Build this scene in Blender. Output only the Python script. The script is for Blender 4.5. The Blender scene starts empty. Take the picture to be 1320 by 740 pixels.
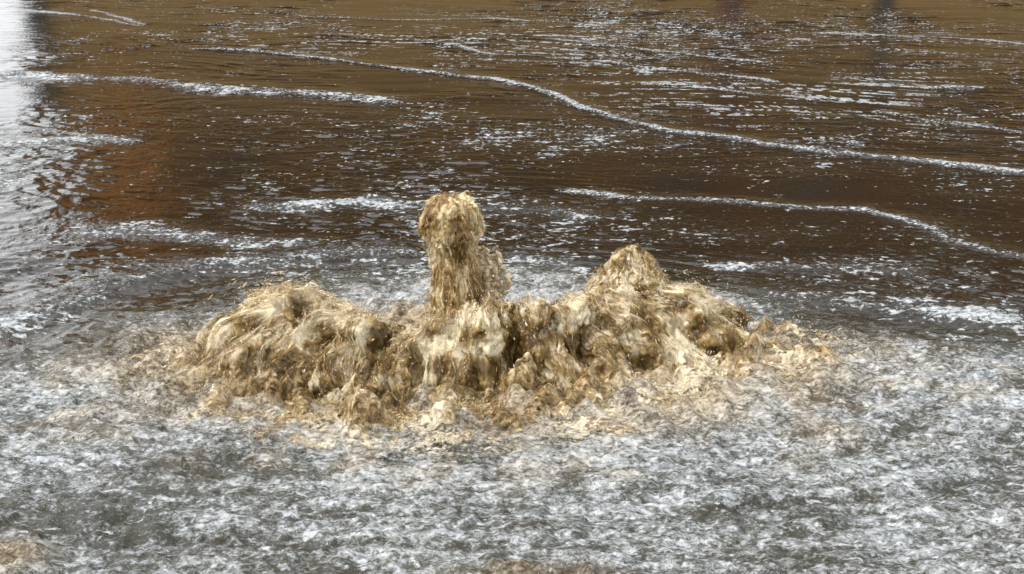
import bpy, bmesh, math, random
import numpy as np
from mathutils import Vector, Matrix

random.seed(7)
rng = np.random.default_rng(11)
C = bpy.context.scene.collection
SC = bpy.context.scene
R = math.radians

# ---------------------------------------------------------------- camera
CAM_H, PITCH, HFOV = 1.6, R(18.0), R(40.0)
FPX = 660.0 / math.tan(HFOV / 2)          # focal length in photo pixels (1320 wide)
cd = bpy.data.cameras.new('camera')
cam = bpy.data.objects.new('camera', cd)
C.objects.link(cam)
cam.location = (0, 0, CAM_H)
cam.rotation_euler = (math.pi / 2 - PITCH, 0, 0)
cd.angle = HFOV
cd.clip_start, cd.clip_end = 0.05, 3000
SC.camera = cam

# ---------------------------------------------------------------- light
SUN_EL, SUN_AZ = R(54), R(-106)            # azimuth from +Y (beyond the gush) towards +X
w = bpy.data.worlds.new('World')
SC.world = w
w.use_nodes = True
nt = w.node_tree
bg = nt.nodes['Background']
sky = nt.nodes.new('ShaderNodeTexSky')
sky.sky_type = 'NISHITA'
sky.sun_disc = False
sky.sun_elevation = SUN_EL
sky.sun_rotation = SUN_AZ
sky.air_density = 1.0
sky.dust_density = 3.5
sky.ozone_density = 1.0
# broken white cloud over the blue
tc = nt.nodes.new('ShaderNodeTexCoord')
cn = nt.nodes.new('ShaderNodeTexNoise')
cn.inputs['Scale'].default_value = 2.2
cn.inputs['Detail'].default_value = 6
cn.inputs['Roughness'].default_value = 0.6
nt.links.new(tc.outputs['Generated'], cn.inputs['Vector'])
cr = nt.nodes.new('ShaderNodeValToRGB')
cr.color_ramp.elements[0].position, cr.color_ramp.elements[1].position = 0.36, 0.56
nt.links.new(cn.outputs['Fac'], cr.inputs[0])
mx = nt.nodes.new('ShaderNodeMix')
mx.data_type = 'RGBA'
mx.inputs[7].default_value = (14.3, 14.5, 14.8, 1)
nt.links.new(cr.outputs[0], mx.inputs[0])
nt.links.new(sky.outputs[0], mx.inputs[6])
nt.links.new(mx.outputs[2], bg.inputs[0])
bg.inputs[1].default_value = 0.13
sl = bpy.data.lights.new('sun', 'SUN')
sl.energy = 2.9
sl.angle = R(14)
sl.color = (1.0, 0.95, 0.87)
so = bpy.data.objects.new('sun', sl)
C.objects.link(so)
sd = Vector((math.sin(SUN_AZ) * math.cos(SUN_EL), math.cos(SUN_AZ) * math.cos(SUN_EL), math.sin(SUN_EL)))
so.rotation_euler = sd.to_track_quat('Z', 'Y').to_euler()
so.location = sd * 40
vs = SC.view_settings
vs.view_transform = 'Standard'
vs.look = 'None'
vs.gamma = 1
vs.exposure = 0.42
vs.use_curve_mapping = False
SC.cycles.transparent_max_bounces = 32

# ---------------------------------------------------------------- helpers
def elev(py):
    return PITCH + math.atan((py - 370.0) / FPX)

def ground(px, py, z=0.0):
    """world point at height z seen at photo pixel px,py"""
    dx, dy = (px - 660.0) / FPX, (py - 370.0) / FPX
    cp, sp = math.cos(PITCH), math.sin(PITCH)
    d = (dx, cp - dy * sp, -sp - dy * cp)
    t = (z - CAM_H) / d[2]
    return np.array((d[0] * t, d[1] * t, z))

def at_depth(px, py, Y):
    dx, dy = (px - 660.0) / FPX, (py - 370.0) / FPX
    cp, sp = math.cos(PITCH), math.sin(PITCH)
    d = (dx, cp - dy * sp, -sp - dy * cp)
    t = Y / d[1]
    return np.array((d[0] * t, Y, CAM_H + d[2] * t))

def smooth(a, b, x):
    t = np.clip((x - a) / (b - a), 0, 1)
    return t * t * (3 - 2 * t)

_perm = np.random.default_rng(5).permutation(4096).astype(np.int64)
_grad = np.random.default_rng(6).normal(size=(4096, 3))
_grad /= np.linalg.norm(_grad, axis=1, keepdims=True)

def noise3(x, y, z=0.0):
    x, y, z = np.broadcast_arrays(np.asarray(x, float), np.asarray(y, float), np.asarray(z, float))
    xi, yi, zi = np.floor(x).astype(np.int64), np.floor(y).astype(np.int64), np.floor(z).astype(np.int64)
    xf, yf, zf = x - xi, y - yi, z - zi
    u = xf ** 3 * (xf * (xf * 6 - 15) + 10)
    v = yf ** 3 * (yf * (yf * 6 - 15) + 10)
    q = zf ** 3 * (zf * (zf * 6 - 15) + 10)
    out = 0
    for i in (0, 1):
        wu = u if i else 1 - u
        for j in (0, 1):
            wv = v if j else 1 - v
            for k in (0, 1):
                wq = q if k else 1 - q
                h = _perm[(_perm[(_perm[(xi + i) & 4095] + yi + j) & 4095] + zi + k) & 4095]
                g = _grad[h]
                out = out + wu * wv * wq * (g[..., 0] * (xf - i) + g[..., 1] * (yf - j) + g[..., 2] * (zf - k))
    return out * 1.6

def noise2(x, y, seed=0.0):
    return noise3(x, y, seed * 3.37 + 0.41)

def tag(o, label=None, cat=None, group=None, kind=None):
    if label: o['label'] = label
    if cat: o['category'] = cat
    if group: o['group'] = group
    if kind: o['kind'] = kind
    return o

def link_mesh(name, me, mat, parent=None):
    o = bpy.data.objects.new(name, me)
    C.objects.link(o)
    if mat is not None:
        me.materials.clear()
        me.materials.append(mat)
    if parent is not None:
        o.parent = parent
    return o

def empty(name, loc):
    o = bpy.data.objects.new(name, None)
    o.empty_display_size = 0.2
    o.location = loc
    C.objects.link(o)
    return o

def box_mesh(name, boxes, bevel=0.0):
    bm = bmesh.new()
    for (x0, x1, y0, y1, z0, z1) in boxes:
        m = Matrix.Translation(((x0 + x1) / 2, (y0 + y1) / 2, (z0 + z1) / 2)) @ Matrix.Diagonal((x1 - x0, y1 - y0, z1 - z0, 1))
        bmesh.ops.create_cube(bm, size=1, matrix=m)
    if bevel:
        bmesh.ops.bevel(bm, geom=bm.edges[:], offset=bevel, segments=1, affect='EDGES')
    me = bpy.data.meshes.new(name)
    bm.to_mesh(me)
    bm.free()
    return me

def mat_new(name):
    m = bpy.data.materials.new(name)
    m.use_nodes = True
    t = m.node_tree
    b = t.nodes['Principled BSDF']
    return m, t, b

def nd(t, kind, **kw):
    n = t.nodes.new(kind)
    for k, v in kw.items():
        if k.startswith('i_'):
            key = k[2:]
            n.inputs[int(key) if key.isdigit() else key].default_value = v
        else:
            setattr(n, k, v)
    return n

def ramp(t, fac, stops):
    r = t.nodes.new('ShaderNodeValToRGB')
    e = r.color_ramp.elements
    while len(e) < len(stops):
        e.new(0.5)
    for el, (p, c) in zip(e, stops):
        el.position = p
        el.color = (c, c, c, 1) if isinstance(c, (int, float)) else (*c, 1)
    t.links.new(fac, r.inputs[0])
    return r.outputs[0]

def math_n(t, op, a, b=None, c=None):
    n = nd(t, 'ShaderNodeMath', operation=op)
    for i, v in enumerate((a, b, c)):
        if v is None: continue
        if isinstance(v, (int, float)): n.inputs[i].default_value = v
        else: t.links.new(v, n.inputs[i])
    return n.outputs[0]

def mixc(t, fac, a, b):
    n = nd(t, 'ShaderNodeMix', data_type='RGBA')
    for s, v in ((0, fac), (6, a), (7, b)):
        if isinstance(v, (int, float)): n.inputs[s].default_value = v
        elif isinstance(v, tuple): n.inputs[s].default_value = (*v, 1)
        else: t.links.new(v, n.inputs[s])
    return n.outputs[2]

def noise_tex(t, vec, scale, detail=4, rough=0.6, dist=0.0):
    n = nd(t, 'ShaderNodeTexNoise')
    n.inputs['Scale'].default_value = scale
    n.inputs['Detail'].default_value = detail
    n.inputs['Roughness'].default_value = rough
    n.inputs['Distortion'].default_value = dist
    if vec is not None: t.links.new(vec, n.inputs['Vector'])
    return n.outputs['Fac']

# ---------------------------------------------------------------- materials
def water_material():
    m, t, b = mat_new('flood_water')
    geo = nd(t, 'ShaderNodeNewGeometry')
    foam_at = nd(t, 'ShaderNodeAttribute', attribute_name='foam')
    chop_at = nd(t, 'ShaderNodeAttribute', attribute_name='chop')
    mud_at = nd(t, 'ShaderNodeAttribute', attribute_name='mud')
    mp = nd(t, 'ShaderNodeMapping')
    mp.inputs['Scale'].default_value = (0.74, 1.0, 1.0)
    t.links.new(geo.outputs['Position'], mp.inputs[0])
    P = mp.outputs[0]
    # foam: broken wisps, coarser patches times finer lace
    n1 = noise_tex(t, P, 13.0, 5, 0.62, 0.6)
    n2 = noise_tex(t, P, 44.0, 5, 0.66, 0.9)
    n3 = noise_tex(t, P, 130.0, 3, 0.6, 0.4)
    s = math_n(t, 'ADD', math_n(t, 'MULTIPLY', n1, 0.9), math_n(t, 'MULTIPLY', n2, 1.1))
    s = math_n(t, 'ADD', s, math_n(t, 'MULTIPLY', n3, 0.72))          # mean about 1.36
    lvl = math_n(t, 'SUBTRACT', 1.79, math_n(t, 'MULTIPLY', foam_at.outputs['Fac'], 0.52))
    d = math_n(t, 'SUBTRACT', s, lvl)
    cov = nd(t, 'ShaderNodeMapRange', interpolation_type='SMOOTHSTEP')
    cov.inputs[1].default_value = -0.17
    cov.inputs[2].default_value = 0.27
    t.links.new(d, cov.inputs[0])
    cov = math_n(t, 'MULTIPLY', cov.outputs[0], 0.9)
    sp_at = nd(t, 'ShaderNodeAttribute', attribute_name='glint_fleck')
    ln_at = nd(t, 'ShaderNodeAttribute', attribute_name='foam_glint')
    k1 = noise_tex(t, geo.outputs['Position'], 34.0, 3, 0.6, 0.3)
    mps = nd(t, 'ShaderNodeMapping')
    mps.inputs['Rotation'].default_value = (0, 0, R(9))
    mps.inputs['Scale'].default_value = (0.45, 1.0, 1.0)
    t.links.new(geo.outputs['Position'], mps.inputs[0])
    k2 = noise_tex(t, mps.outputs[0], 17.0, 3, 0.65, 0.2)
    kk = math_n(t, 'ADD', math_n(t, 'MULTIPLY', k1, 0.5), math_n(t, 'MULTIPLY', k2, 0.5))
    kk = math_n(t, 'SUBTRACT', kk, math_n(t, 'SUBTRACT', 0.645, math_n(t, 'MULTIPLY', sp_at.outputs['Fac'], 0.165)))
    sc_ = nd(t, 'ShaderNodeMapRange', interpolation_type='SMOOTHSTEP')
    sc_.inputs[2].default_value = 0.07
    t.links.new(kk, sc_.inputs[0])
    cov = math_n(t, 'MAXIMUM', cov, sc_.outputs[0])  # foam flecks and sky glints, painted white whatever the slope
    k3 = noise_tex(t, geo.outputs['Position'], 60.0, 3, 0.65, 0.3)
    ls_ = nd(t, 'ShaderNodeMapRange', interpolation_type='SMOOTHSTEP')
    ls_.inputs[1].default_value = 0.42
    ls_.inputs[2].default_value = 0.85
    t.links.new(math_n(t, 'ADD', ln_at.outputs['Fac'], math_n(t, 'MULTIPLY', math_n(t, 'SUBTRACT', k3, 0.5), 2.6)), ls_.inputs[0])
    cov = math_n(t, 'MAXIMUM', cov, math_n(t, 'MULTIPLY', ls_.outputs[0], 0.95))  # foam lines and sky-reflecting crests, both painted as white colour
    silt = mixc(t, noise_tex(t, P, 2.3, 3), (0.0070, 0.0044, 0.0016), (0.011, 0.0080, 0.0032))
    silt = mixc(t, foam_at.outputs['Fac'], silt, (0.019, 0.0195, 0.0095))
    silt = mixc(t, mud_at.outputs['Fac'], silt, (0.055, 0.034, 0.012))
    fv = noise_tex(t, P, 55.0, 4, 0.7, 0.5)
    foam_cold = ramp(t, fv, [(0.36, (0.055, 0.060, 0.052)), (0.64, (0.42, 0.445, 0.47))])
    foam_tan = ramp(t, fv, [(0.34, (0.12, 0.075, 0.028)), (0.66, (0.44, 0.34, 0.19))])
    foamc = mixc(t, mud_at.outputs['Fac'], foam_cold, foam_tan)
    col = mixc(t, cov, silt, foamc)
    t.links.new(col, b.inputs['Base Color'])
    rg = math_n(t, 'ADD', 0.035, math_n(t, 'MULTIPLY', cov, 0.4))
    t.links.new(rg, b.inputs['Roughness'])
    b.inputs['IOR'].default_value = 1.333
    # fine ripples below the mesh's resolution
    mp2 = nd(t, 'ShaderNodeMapping')
    mp2.inputs['Scale'].default_value = (1.0, 0.8, 1.0)
    t.links.new(geo.outputs['Position'], mp2.inputs[0])
    r1 = noise_tex(t, mp2.outputs[0], 46, 4, 0.62, 0.4)
    bp = nd(t, 'ShaderNodeBump')
    t.links.new(r1, bp.inputs['Height'])
    t.links.new(chop_at.outputs['Fac'], bp.inputs['Strength'])
    bp.inputs['Distance'].default_value = 0.02
    bp2 = nd(t, 'ShaderNodeBump')
    t.links.new(cov, bp2.inputs['Height'])
    bp2.inputs['Strength'].default_value = 0.6
    bp2.inputs['Distance'].default_value = 0.006
    t.links.new(bp.outputs[0], bp2.inputs['Normal'])
    t.links.new(bp2.outputs[0], b.inputs['Normal'])
    return m

def splash_material(name, dark, mid, pale, lo=0.34, hi=0.69):
    """silt-laden aerated water: browner where solid, paler where full of air and at painted highlights; outer veils are torn"""
    m, t, b = mat_new(name)
    geo = nd(t, 'ShaderNodeNewGeometry')
    at = nd(t, 'ShaderNodeAttribute', attribute_name='streak')
    air = nd(t, 'ShaderNodeAttribute', attribute_name='air')
    lay = nd(t, 'ShaderNodeAttribute', attribute_name='veil')
    n1 = noise_tex(t, at.outputs['Vector'], 1.0, 4, 0.55, 0.6)
    n2 = noise_tex(t, geo.outputs['Position'], 60, 4, 0.6, 0.5)
    f = math_n(t, 'ADD', math_n(t, 'MULTIPLY', n1, 0.78), math_n(t, 'MULTIPLY', n2, 0.22))
    tear = math_n(t, 'ADD', math_n(t, 'MULTIPLY', n1, 0.8), math_n(t, 'MULTIPLY', n2, 0.2))
    f = math_n(t, 'ADD', f, math_n(t, 'SUBTRACT', air.outputs['Fac'], 0.5))
    c = ramp(t, f, [(lo, dark), ((lo + hi) / 2, mid), (hi, pale)])
    t.links.new(c, b.inputs['Base Color'])
    b.inputs['Roughness'].default_value = 0.17
    b.inputs['IOR'].default_value = 1.333
    b.inputs['Subsurface Weight'].default_value = 0.4
    b.inputs['Subsurface Radius'].default_value = (1.0, 0.62, 0.30)
    b.inputs['Subsurface Scale'].default_value = 0.010
    # veil 0 is the solid body; higher veils keep only their densest strands
    thr = math_n(t, 'ADD', 0.40, math_n(t, 'MULTIPLY', lay.outputs['Fac'], 0.24))
    al = nd(t, 'ShaderNodeMapRange', interpolation_type='SMOOTHSTEP')
    t.links.new(math_n(t, 'SUBTRACT', tear, thr), al.inputs[0])
    al.inputs[1].default_value = -0.06
    al.inputs[2].default_value = 0.17
    solid = math_n(t, 'LESS_THAN', lay.outputs['Fac'], 0.001)
    t.links.new(math_n(t, 'MAXIMUM', solid, al.outputs[0]), b.inputs['Alpha'])
    bp = nd(t, 'ShaderNodeBump')
    h = math_n(t, 'ADD', n1, math_n(t, 'MULTIPLY', n2, 0.4))
    t.links.new(h, bp.inputs['Height'])
    bp.inputs['Strength'].default_value = 0.42
    bp.inputs['Distance'].default_value = 0.016
    t.links.new(bp.outputs[0], b.inputs['Normal'])
    return m

def plaster(name, c1, c2, scale=1.5, rough=0.85):
    m, t, b = mat_new(name)
    geo = nd(t, 'ShaderNodeNewGeometry')
    c = mixc(t, noise_tex(t, geo.outputs['Position'], scale, 6, 0.65), c1, c2)
    t.links.new(c, b.inputs['Base Color'])
    b.inputs['Roughness'].default_value = rough
    return m

def brick(name, c1, c2, mortar):
    m, t, b = mat_new(name)
    tc = nd(t, 'ShaderNodeTexCoord')
    mp = nd(t, 'ShaderNodeMapping')
    mp.inputs['Rotation'].default_value = (R(90), 0, 0)
    t.links.new(tc.outputs['Object'], mp.inputs[0])
    br = nd(t, 'ShaderNodeTexBrick')
    br.inputs['Color1'].default_value = (*c1, 1)
    br.inputs['Color2'].default_value = (*c2, 1)
    br.inputs['Mortar'].default_value = (*mortar, 1)
    br.inputs['Scale'].default_value = 4.5
    t.links.new(mp.outputs[0], br.inputs[0])
    t.links.new(br.outputs[0], b.inputs['Base Color'])
    b.inputs['Roughness'].default_value = 0.9
    return m

M_WATER = water_material()
M_SURGE = splash_material('muddy_surge', (0.060, 0.033, 0.008), (0.225, 0.145, 0.049), (0.64, 0.54, 0.37))
M_JET = splash_material('muddy_jet', (0.075, 0.038, 0.008), (0.245, 0.153, 0.050), (0.62, 0.50, 0.30))
M_FOAM = splash_material('muddy_foam', (0.12, 0.072, 0.024), (0.30, 0.212, 0.098), (0.56, 0.48, 0.345))
M_OLIVE = plaster('olive_render', (0.19, 0.115, 0.038), (0.23, 0.145, 0.05))
M_BRICK = brick('dark_brick', (0.16, 0.060, 0.020), (0.11, 0.042, 0.014), (0.09, 0.055, 0.03))
M_ORANGE = plaster('orange_render', (0.78, 0.31, 0.07), (0.62, 0.23, 0.05))
M_DARK = plaster('dark_paint', (0.018, 0.014, 0.012), (0.03, 0.024, 0.02), 3, 0.5)
M_RED = plaster('red_paint', (0.075, 0.02, 0.012), (0.06, 0.016, 0.01), 3, 0.55)
M_ROOF = plaster('roof_felt', (0.05, 0.045, 0.04), (0.07, 0.06, 0.05))
M_PAVE = plaster('pavement', (0.16, 0.15, 0.13), (0.22, 0.20, 0.17), 4)
M_GLASS, _t, _b = mat_new('window_glass')
_b.inputs['Base Color'].default_value = (0.012, 0.013, 0.014, 1)
_b.inputs['Roughness'].default_value = 0.06

# ---------------------------------------------------------------- water sheet
def poly_world(pts):
    return np.array([ground(*p)[:2] for p in pts])

def dist_poly(X, Y, pl, ky=1.0):
    """distance and running parameter to a polyline, signed (+ beyond, away from camera)"""
    best = np.full(X.shape, 1e9); sg = np.zeros(X.shape); par = np.zeros(X.shape)
    L = 0.0
    for a, b in zip(pl[:-1], pl[1:]):
        ab = b - a
        l2 = ab @ ab
        tt = np.clip(((X - a[0]) * ab[0] + (Y - a[1]) * ab[1]) / l2, 0, 1)
        qx, qy = X - (a[0] + tt * ab[0]), Y - (a[1] + tt * ab[1])
        dd = np.sqrt(qx * qx + qy * qy)
        m = dd < best
        best[m] = dd[m]
        sg[m] = np.sign((ab[0] * qy - ab[1] * qx))[m]
        par[m] = (L + tt * math.sqrt(l2))[m]
        L += math.sqrt(l2)
    return best * sg, par / L

GC = np.array((ground(615, 440)[0], ground(615, 440)[1]))      # middle of the gush

def axis(pieces):
    out = [pieces[0][0]]
    for a, b, s0, s1 in pieces:
        n = max(1, int(abs(b - a) / ((s0 + s1) / 2)))
        t = np.linspace(0, 1, n + 1)[1:]
        q = s1 / s0
        f = t if abs(q - 1) < 1e-6 else (q ** t - 1) / (q - 1)
        out.extend((a + (b - a) * f).tolist())
    return np.array(out)

xs_half = axis([(0, 2.2, .0062, .0062), (2.2, 5.5, .0062, .02), (5.5, 14, .02, .3), (14, 700, .3, 120)])
xs = np.concatenate([-xs_half[:0:-1], xs_half])
ys = axis([(-600, -8, 120, .5), (-8, 1.6, .5, .03), (1.6, 2.4, .03, .006), (2.4, 5.2, .006, .0075), (5.2, 15, .0075, .024), (15, 30, .024, .5), (30, 900, .5, 150)])
X, Y = np.meshgrid(xs, ys)
near = smooth(9, 6, np.abs(X)) * smooth(1.2, 2.0, Y) * smooth(20, 15, Y)
print('water grid', X.shape)

# turbulence boundary: everything on the camera side churns
tb = poly_world([(-150, 470), (0, 445), (100, 428), (200, 412), (300, 395), (450, 372), (560, 350), (700, 345), (860, 368), (950, 392), (1100, 408), (1320, 425), (1500, 440)])
yb = np.interp(X, tb[:, 0], tb[:, 1])
wob = 0.12 * noise2(X * 2.2, Y * 2.2, 3)
T = smooth(-0.15, 0.45, yb - Y + wob)
dx, dy = X - GC[0], Y - GC[1]
rad = np.sqrt((dx / 1.0) ** 2 + (dy / 0.62) ** 2)
G = smooth(1.65, 0.75, rad + 0.18 * noise2(X * 3, Y * 3, 9))   # close round the gush
for bx, by, ex_, ey_, st_ in ((15, 722, 55, 24, .9), (690, 742, 90, 12, .8), (660, 580, 60, 12, .5), (1060, 560, 60, 22, .5), (455, 605, 40, 9, .5), (800, 615, 35, 10, .35)):
    c_ = ground(bx, by); ex_ = ground(bx + ex_, by)[0] - c_[0]; ey_ = (ground(bx, by - ey_)[1] - ground(bx, by + ey_)[1]) / 2
    G = np.maximum(G, st_ * np.exp(-(((X - c_[0]) / ex_) ** 2 + ((Y - c_[1]) / ey_) ** 2)))

H = np.zeros_like(X)
chop = np.full_like(X, 0.06)
foam = np.zeros_like(X)
foam_glint = np.zeros_like(X)
glint_fleck_a = np.zeros_like(X)

def blob(px, py, sx, sy):
    c = ground(px, py)
    ex = abs(ground(px + sx, py)[0] - c[0]); ey = abs(ground(px, py - sy)[1] - ground(px, py + sy)[1]) / 2
    return np.exp(-(((X - c[0]) / ex) ** 2 + ((Y - c[1]) / ey) ** 2))

# open water: swell, streaky wind ripple
warpx = X + 0.25 * noise2(X * .9, Y * .9, 21)
warpy = Y + 0.25 * noise2(X * .9, Y * .9, 22)
skew = warpy + 0.16 * warpx
patch = noise2(X * .55, Y * .3, 31) + 0.5 * noise2(X * 1.6, Y * .8, 32)
ripamp = np.clip(0.55 + 1.0 * patch, 0.10, 2.0)
inter = np.clip(0.35 + 1.5 * noise2(warpx * 2.1, skew * 6.0, 33) + 0.8 * noise2(warpx * 6, skew * 14, 34), 0.0, 2.4)
farz = smooth(5.2, 9.5, Y)
H += 0.004 * noise2(warpx * .8, skew * 1.1, 1)
H += 0.0022 * noise2(warpx * 1.3, skew * 4.2, 2)
rip = 0.0030 * noise2(warpx * 2.6, skew * 9, 4) + 0.0026 * noise2(warpx * 5.5, skew * 19, 5) * inter
rip += 0.0019 * noise2(warpx * 13, skew * 30, 6) * inter * (1 - 0.35 * farz)
rip += 0.0013 * noise2(warpx * 24, skew * 44, 10) * inter * (1 - farz)
H += rip * ripamp * near
# sparse sharp wavelets that catch the sky
dens = np.clip(0.42 + 0.9 * patch + 0.5 * noise2(warpx * 1.1, skew * 2.2, 35), 0, 1)
def dash(fx, fy, sd, thr):
    return np.clip(noise2(warpx * fx, skew * fy, sd) - thr, 0, 1)
brk = np.clip(0.75 + 0.8 * noise2(warpx * 9, skew * 20, 48), 0.0, 1.5)
wl = 0.034 * dash(2.6, 10, 36, .22) * smooth(7, 11, Y) + 0.028 * dash(4.5, 15, 37, .20) * smooth(14, 9, Y) * smooth(5, 7, Y)
wl += 0.019 * dash(9, 22, 38, .20) * smooth(11, 7.5, Y) + 0.012 * dash(20, 38, 39, .20) * smooth(9, 6, Y)
wl *= brk
H += wl * dens * near
# drifting lines of foam, with sky glint painted white among them, thickest at the top right and top middle
zone = np.clip(1.1 * blob(1000, 105, 330, 70) + 0.9 * blob(560, 40, 330, 34) + .6 * blob(1150, 40, 260, 30) + .35 * blob(250, 40, 200, 30), 0, 1)
lines = smooth(.14, .40, noise2(warpx * .9, skew * 11, 49)) + smooth(.18, .42, noise2(warpx * 1.9, skew * 19, 50))
lines = np.clip(lines, 0, 1) * smooth(-.30, .15, noise2(warpx * 22, skew * 14, 55))
foam_glint = np.maximum(foam_glint, 0.95 * lines * np.clip(zone + .12 * dens, 0, 1) * smooth(-.3, .3, noise2(X * .8, Y * .5, 56)))
chop += 0.10 * np.clip(inter, 0, 1.5) * np.clip(ripamp, 0, 1.2)

# glitter patches: more fine chop, plus sky glints painted as white flecks
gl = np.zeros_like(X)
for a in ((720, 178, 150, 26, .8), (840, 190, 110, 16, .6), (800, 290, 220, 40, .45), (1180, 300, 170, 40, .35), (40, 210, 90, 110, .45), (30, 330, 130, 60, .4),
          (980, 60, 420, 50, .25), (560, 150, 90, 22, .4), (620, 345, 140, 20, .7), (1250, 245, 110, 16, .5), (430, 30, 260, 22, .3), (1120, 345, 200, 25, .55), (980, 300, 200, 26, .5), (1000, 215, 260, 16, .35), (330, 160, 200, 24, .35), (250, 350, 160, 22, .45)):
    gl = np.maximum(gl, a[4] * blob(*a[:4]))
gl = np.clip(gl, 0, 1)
glint_fleck_a = np.clip(0.31 + 0.42 * patch + 0.30 * noise2(X * 3, Y * 2, 115), 0, .8) + 0.85 * gl
glint_fleck = smooth(.12, .45, noise2(X * 17, Y * 24, 57)) + smooth(.2, .5, noise2(X * 40, Y * 46, 58))
fine = noise2(X * 30, Y * 26, 7) + 0.7 * noise2(X * 55, Y * 44, 8)
left_rip = np.maximum(blob(40, 210, 130, 120), blob(20, 350, 190, 60))
H += 0.0085 * left_rip * (noise2(warpx * 6, skew * 10, 123) + .6 * noise2(warpx * 13, skew * 20, 124)) * near
H += 0.0060 * gl * fine * near * np.clip(0.4 + 0.5 * inter, 0, 1.5)

# travelling crests
crests = [  # points, height, width (m), roughness, extra glitter (ripple, and white painted in)
    ([(215, 62), (330, 66), (450, 80), (560, 95), (640, 103), (700, 115), (750, 138), (800, 155), (880, 172), (990, 186), (1100, 200), (1200, 211), (1320, 222), (1520, 248)], .023, .050, .6, .25),
    ([(-40, 96), (60, 98), (180, 103), (240, 112), (330, 117), (420, 122), (480, 128), (545, 134)], .027, .085, .9, .8),
    ([(-40, 190), (60, 183), (130, 178), (195, 181)], .014, .06, .9, .8),
    ([(300, 268), (450, 261), (540, 263), (600, 262), (660, 265), (710, 270), (790, 287)], .012, .075, .7, .85),
    ([(700, 245), (780, 250), (870, 254), (960, 260), (1040, 265), (1110, 267), (1160, 280), (1200, 293), (1230, 310), (1330, 331), (1480, 372)], .012, .045, .6, .4),
    ([(80, 297), (180, 295), (260, 300), (330, 310), (425, 319)], .012, .07, 1.0, 1.0),
    ([(-60, 455), (0, 428), (100, 385), (200, 355), (300, 340), (400, 331), (480, 326), (560, 326)], .032, .10, .4, .75),
    ([(640, 331), (720, 340), (780, 356)], .012, .05, .7, .8),
    ([(890, 347), (1000, 338), (1100, 340), (1210, 352)], .008, .05, .9, .9),
    ([(920, 402), (1000, 386), (1080, 385), (1200, 402), (1360, 415)], .024, .12, .5, .95),
    ([(690, 48), (800, 60), (900, 72), (1000, 82)], .008, .05, .8, .3),
    ([(760, 78), (860, 90), (950, 98), (1010, 106)], .008, .05, .8, .3),
    ([(820, 105), (900, 112), (990, 122), (1060, 130)], .007, .045, .8, .3),
    ([(1040, 42), (1150, 46), (1250, 50), (1340, 58)], .010, .07, .8, .3),
    ([(1120, 142), (1200, 155), (1330, 172)], .008, .04, .8, .3),
    ([(1110, 110), (1200, 113), (1270, 112)], .007, .05, .8, .3),
    ([(120, 12), (190, 33)], .010, .06, .7, .3),
    ([(20, 12), (100, 20), (190, 34)], .010, .06, .7, .3),
    ([(380, 20), (520, 26), (640, 24), (760, 30)], .007, .06, .9, .3),
    ([(540, 50), (640, 70), (760, 76)], .006, .05, .9, .3),
]
for pts, hh, wd, rg, ex in crests:
    pl = poly_world(pts)
    lo, hi = pl.min(0) - 1.2, pl.max(0) + 1.2
    ix = np.where((xs > lo[0]) & (xs < hi[0]))[0]
    iy = np.where((ys > lo[1]) & (ys < hi[1]))[0]
    sl_ = np.s_[iy[0]:iy[-1] + 1, ix[0]:ix[-1] + 1]
    xx, yy = X[sl_], Y[sl_]
    jx = xx + 0.03 * noise2(xx * 5, yy * 5, 41)
    jy = yy + (0.05 * noise2(xx * 2.2, yy * 2.2, 42) + 0.018 * noise2(xx * 11, yy * 11, 43)) * (0.6 + rg) + .010 * noise2(xx * 30, yy * 30, 77)
    d, p = dist_poly(jx, jy, pl)
    sh = np.where(d > 0, wd * 1.9, wd * 0.8)
    fr = np.clip(.55 + 1.3 * noise2(xx * 13, yy * 15, 59) + .8 * noise2(xx * 34, yy * 36, 60), 0, 1.3)
    amp = np.clip(0.75 + 0.9 * noise2(xx * 1.7, yy * 1.7, 44) + 0.3 * noise2(xx * 7, yy * 7, 45), 0.3, 1.6)
    fade = smooth(0, .10, p) * smooth(1, .90, p)
    prof = np.exp(-(d / sh) ** 2) * fade
    H[sl_] += 0.6 * hh * prof * (0.5 + 0.5 * amp)
    foam_glint[sl_] = np.maximum(foam_glint[sl_], (max(.42, .98 - .55 * ex) * np.exp(-((d + wd * .15) / (wd * (.40 + .35 * ex) + .012)) ** 2)) * smooth(0, .05, p) * smooth(1, .95, p) * np.clip(.45 + .55 * amp, 0, 1.05))  # bright crest line painted white: foam and sky glint together
    wide = np.exp(-((d + wd * .3) / (wd * 1.9)) ** 2) * fade
    H[sl_] += 0.0045 * ex * wide * (noise2(xx * 24, yy * 24, 46) + .7 * noise2(xx * 48, yy * 44, 47))
    foam[sl_] = np.maximum(foam[sl_], (0.85 * ex * np.exp(-((d + wd * .5) / (wd * 1.9)) ** 2) * np.clip(.2 + 1.6 * noise2(xx * 22, yy * 30, 79), 0, 1.2)) * fr * fade * np.clip(amp, 0, 1.1))
    glint_fleck_a[sl_] = np.maximum(glint_fleck_a[sl_], (.45 + .75 * ex) * wide * np.clip(amp, .4, 1.2))
    chop[sl_] = np.maximum(chop[sl_], 0.06 + 0.28 * ex * wide)

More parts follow.
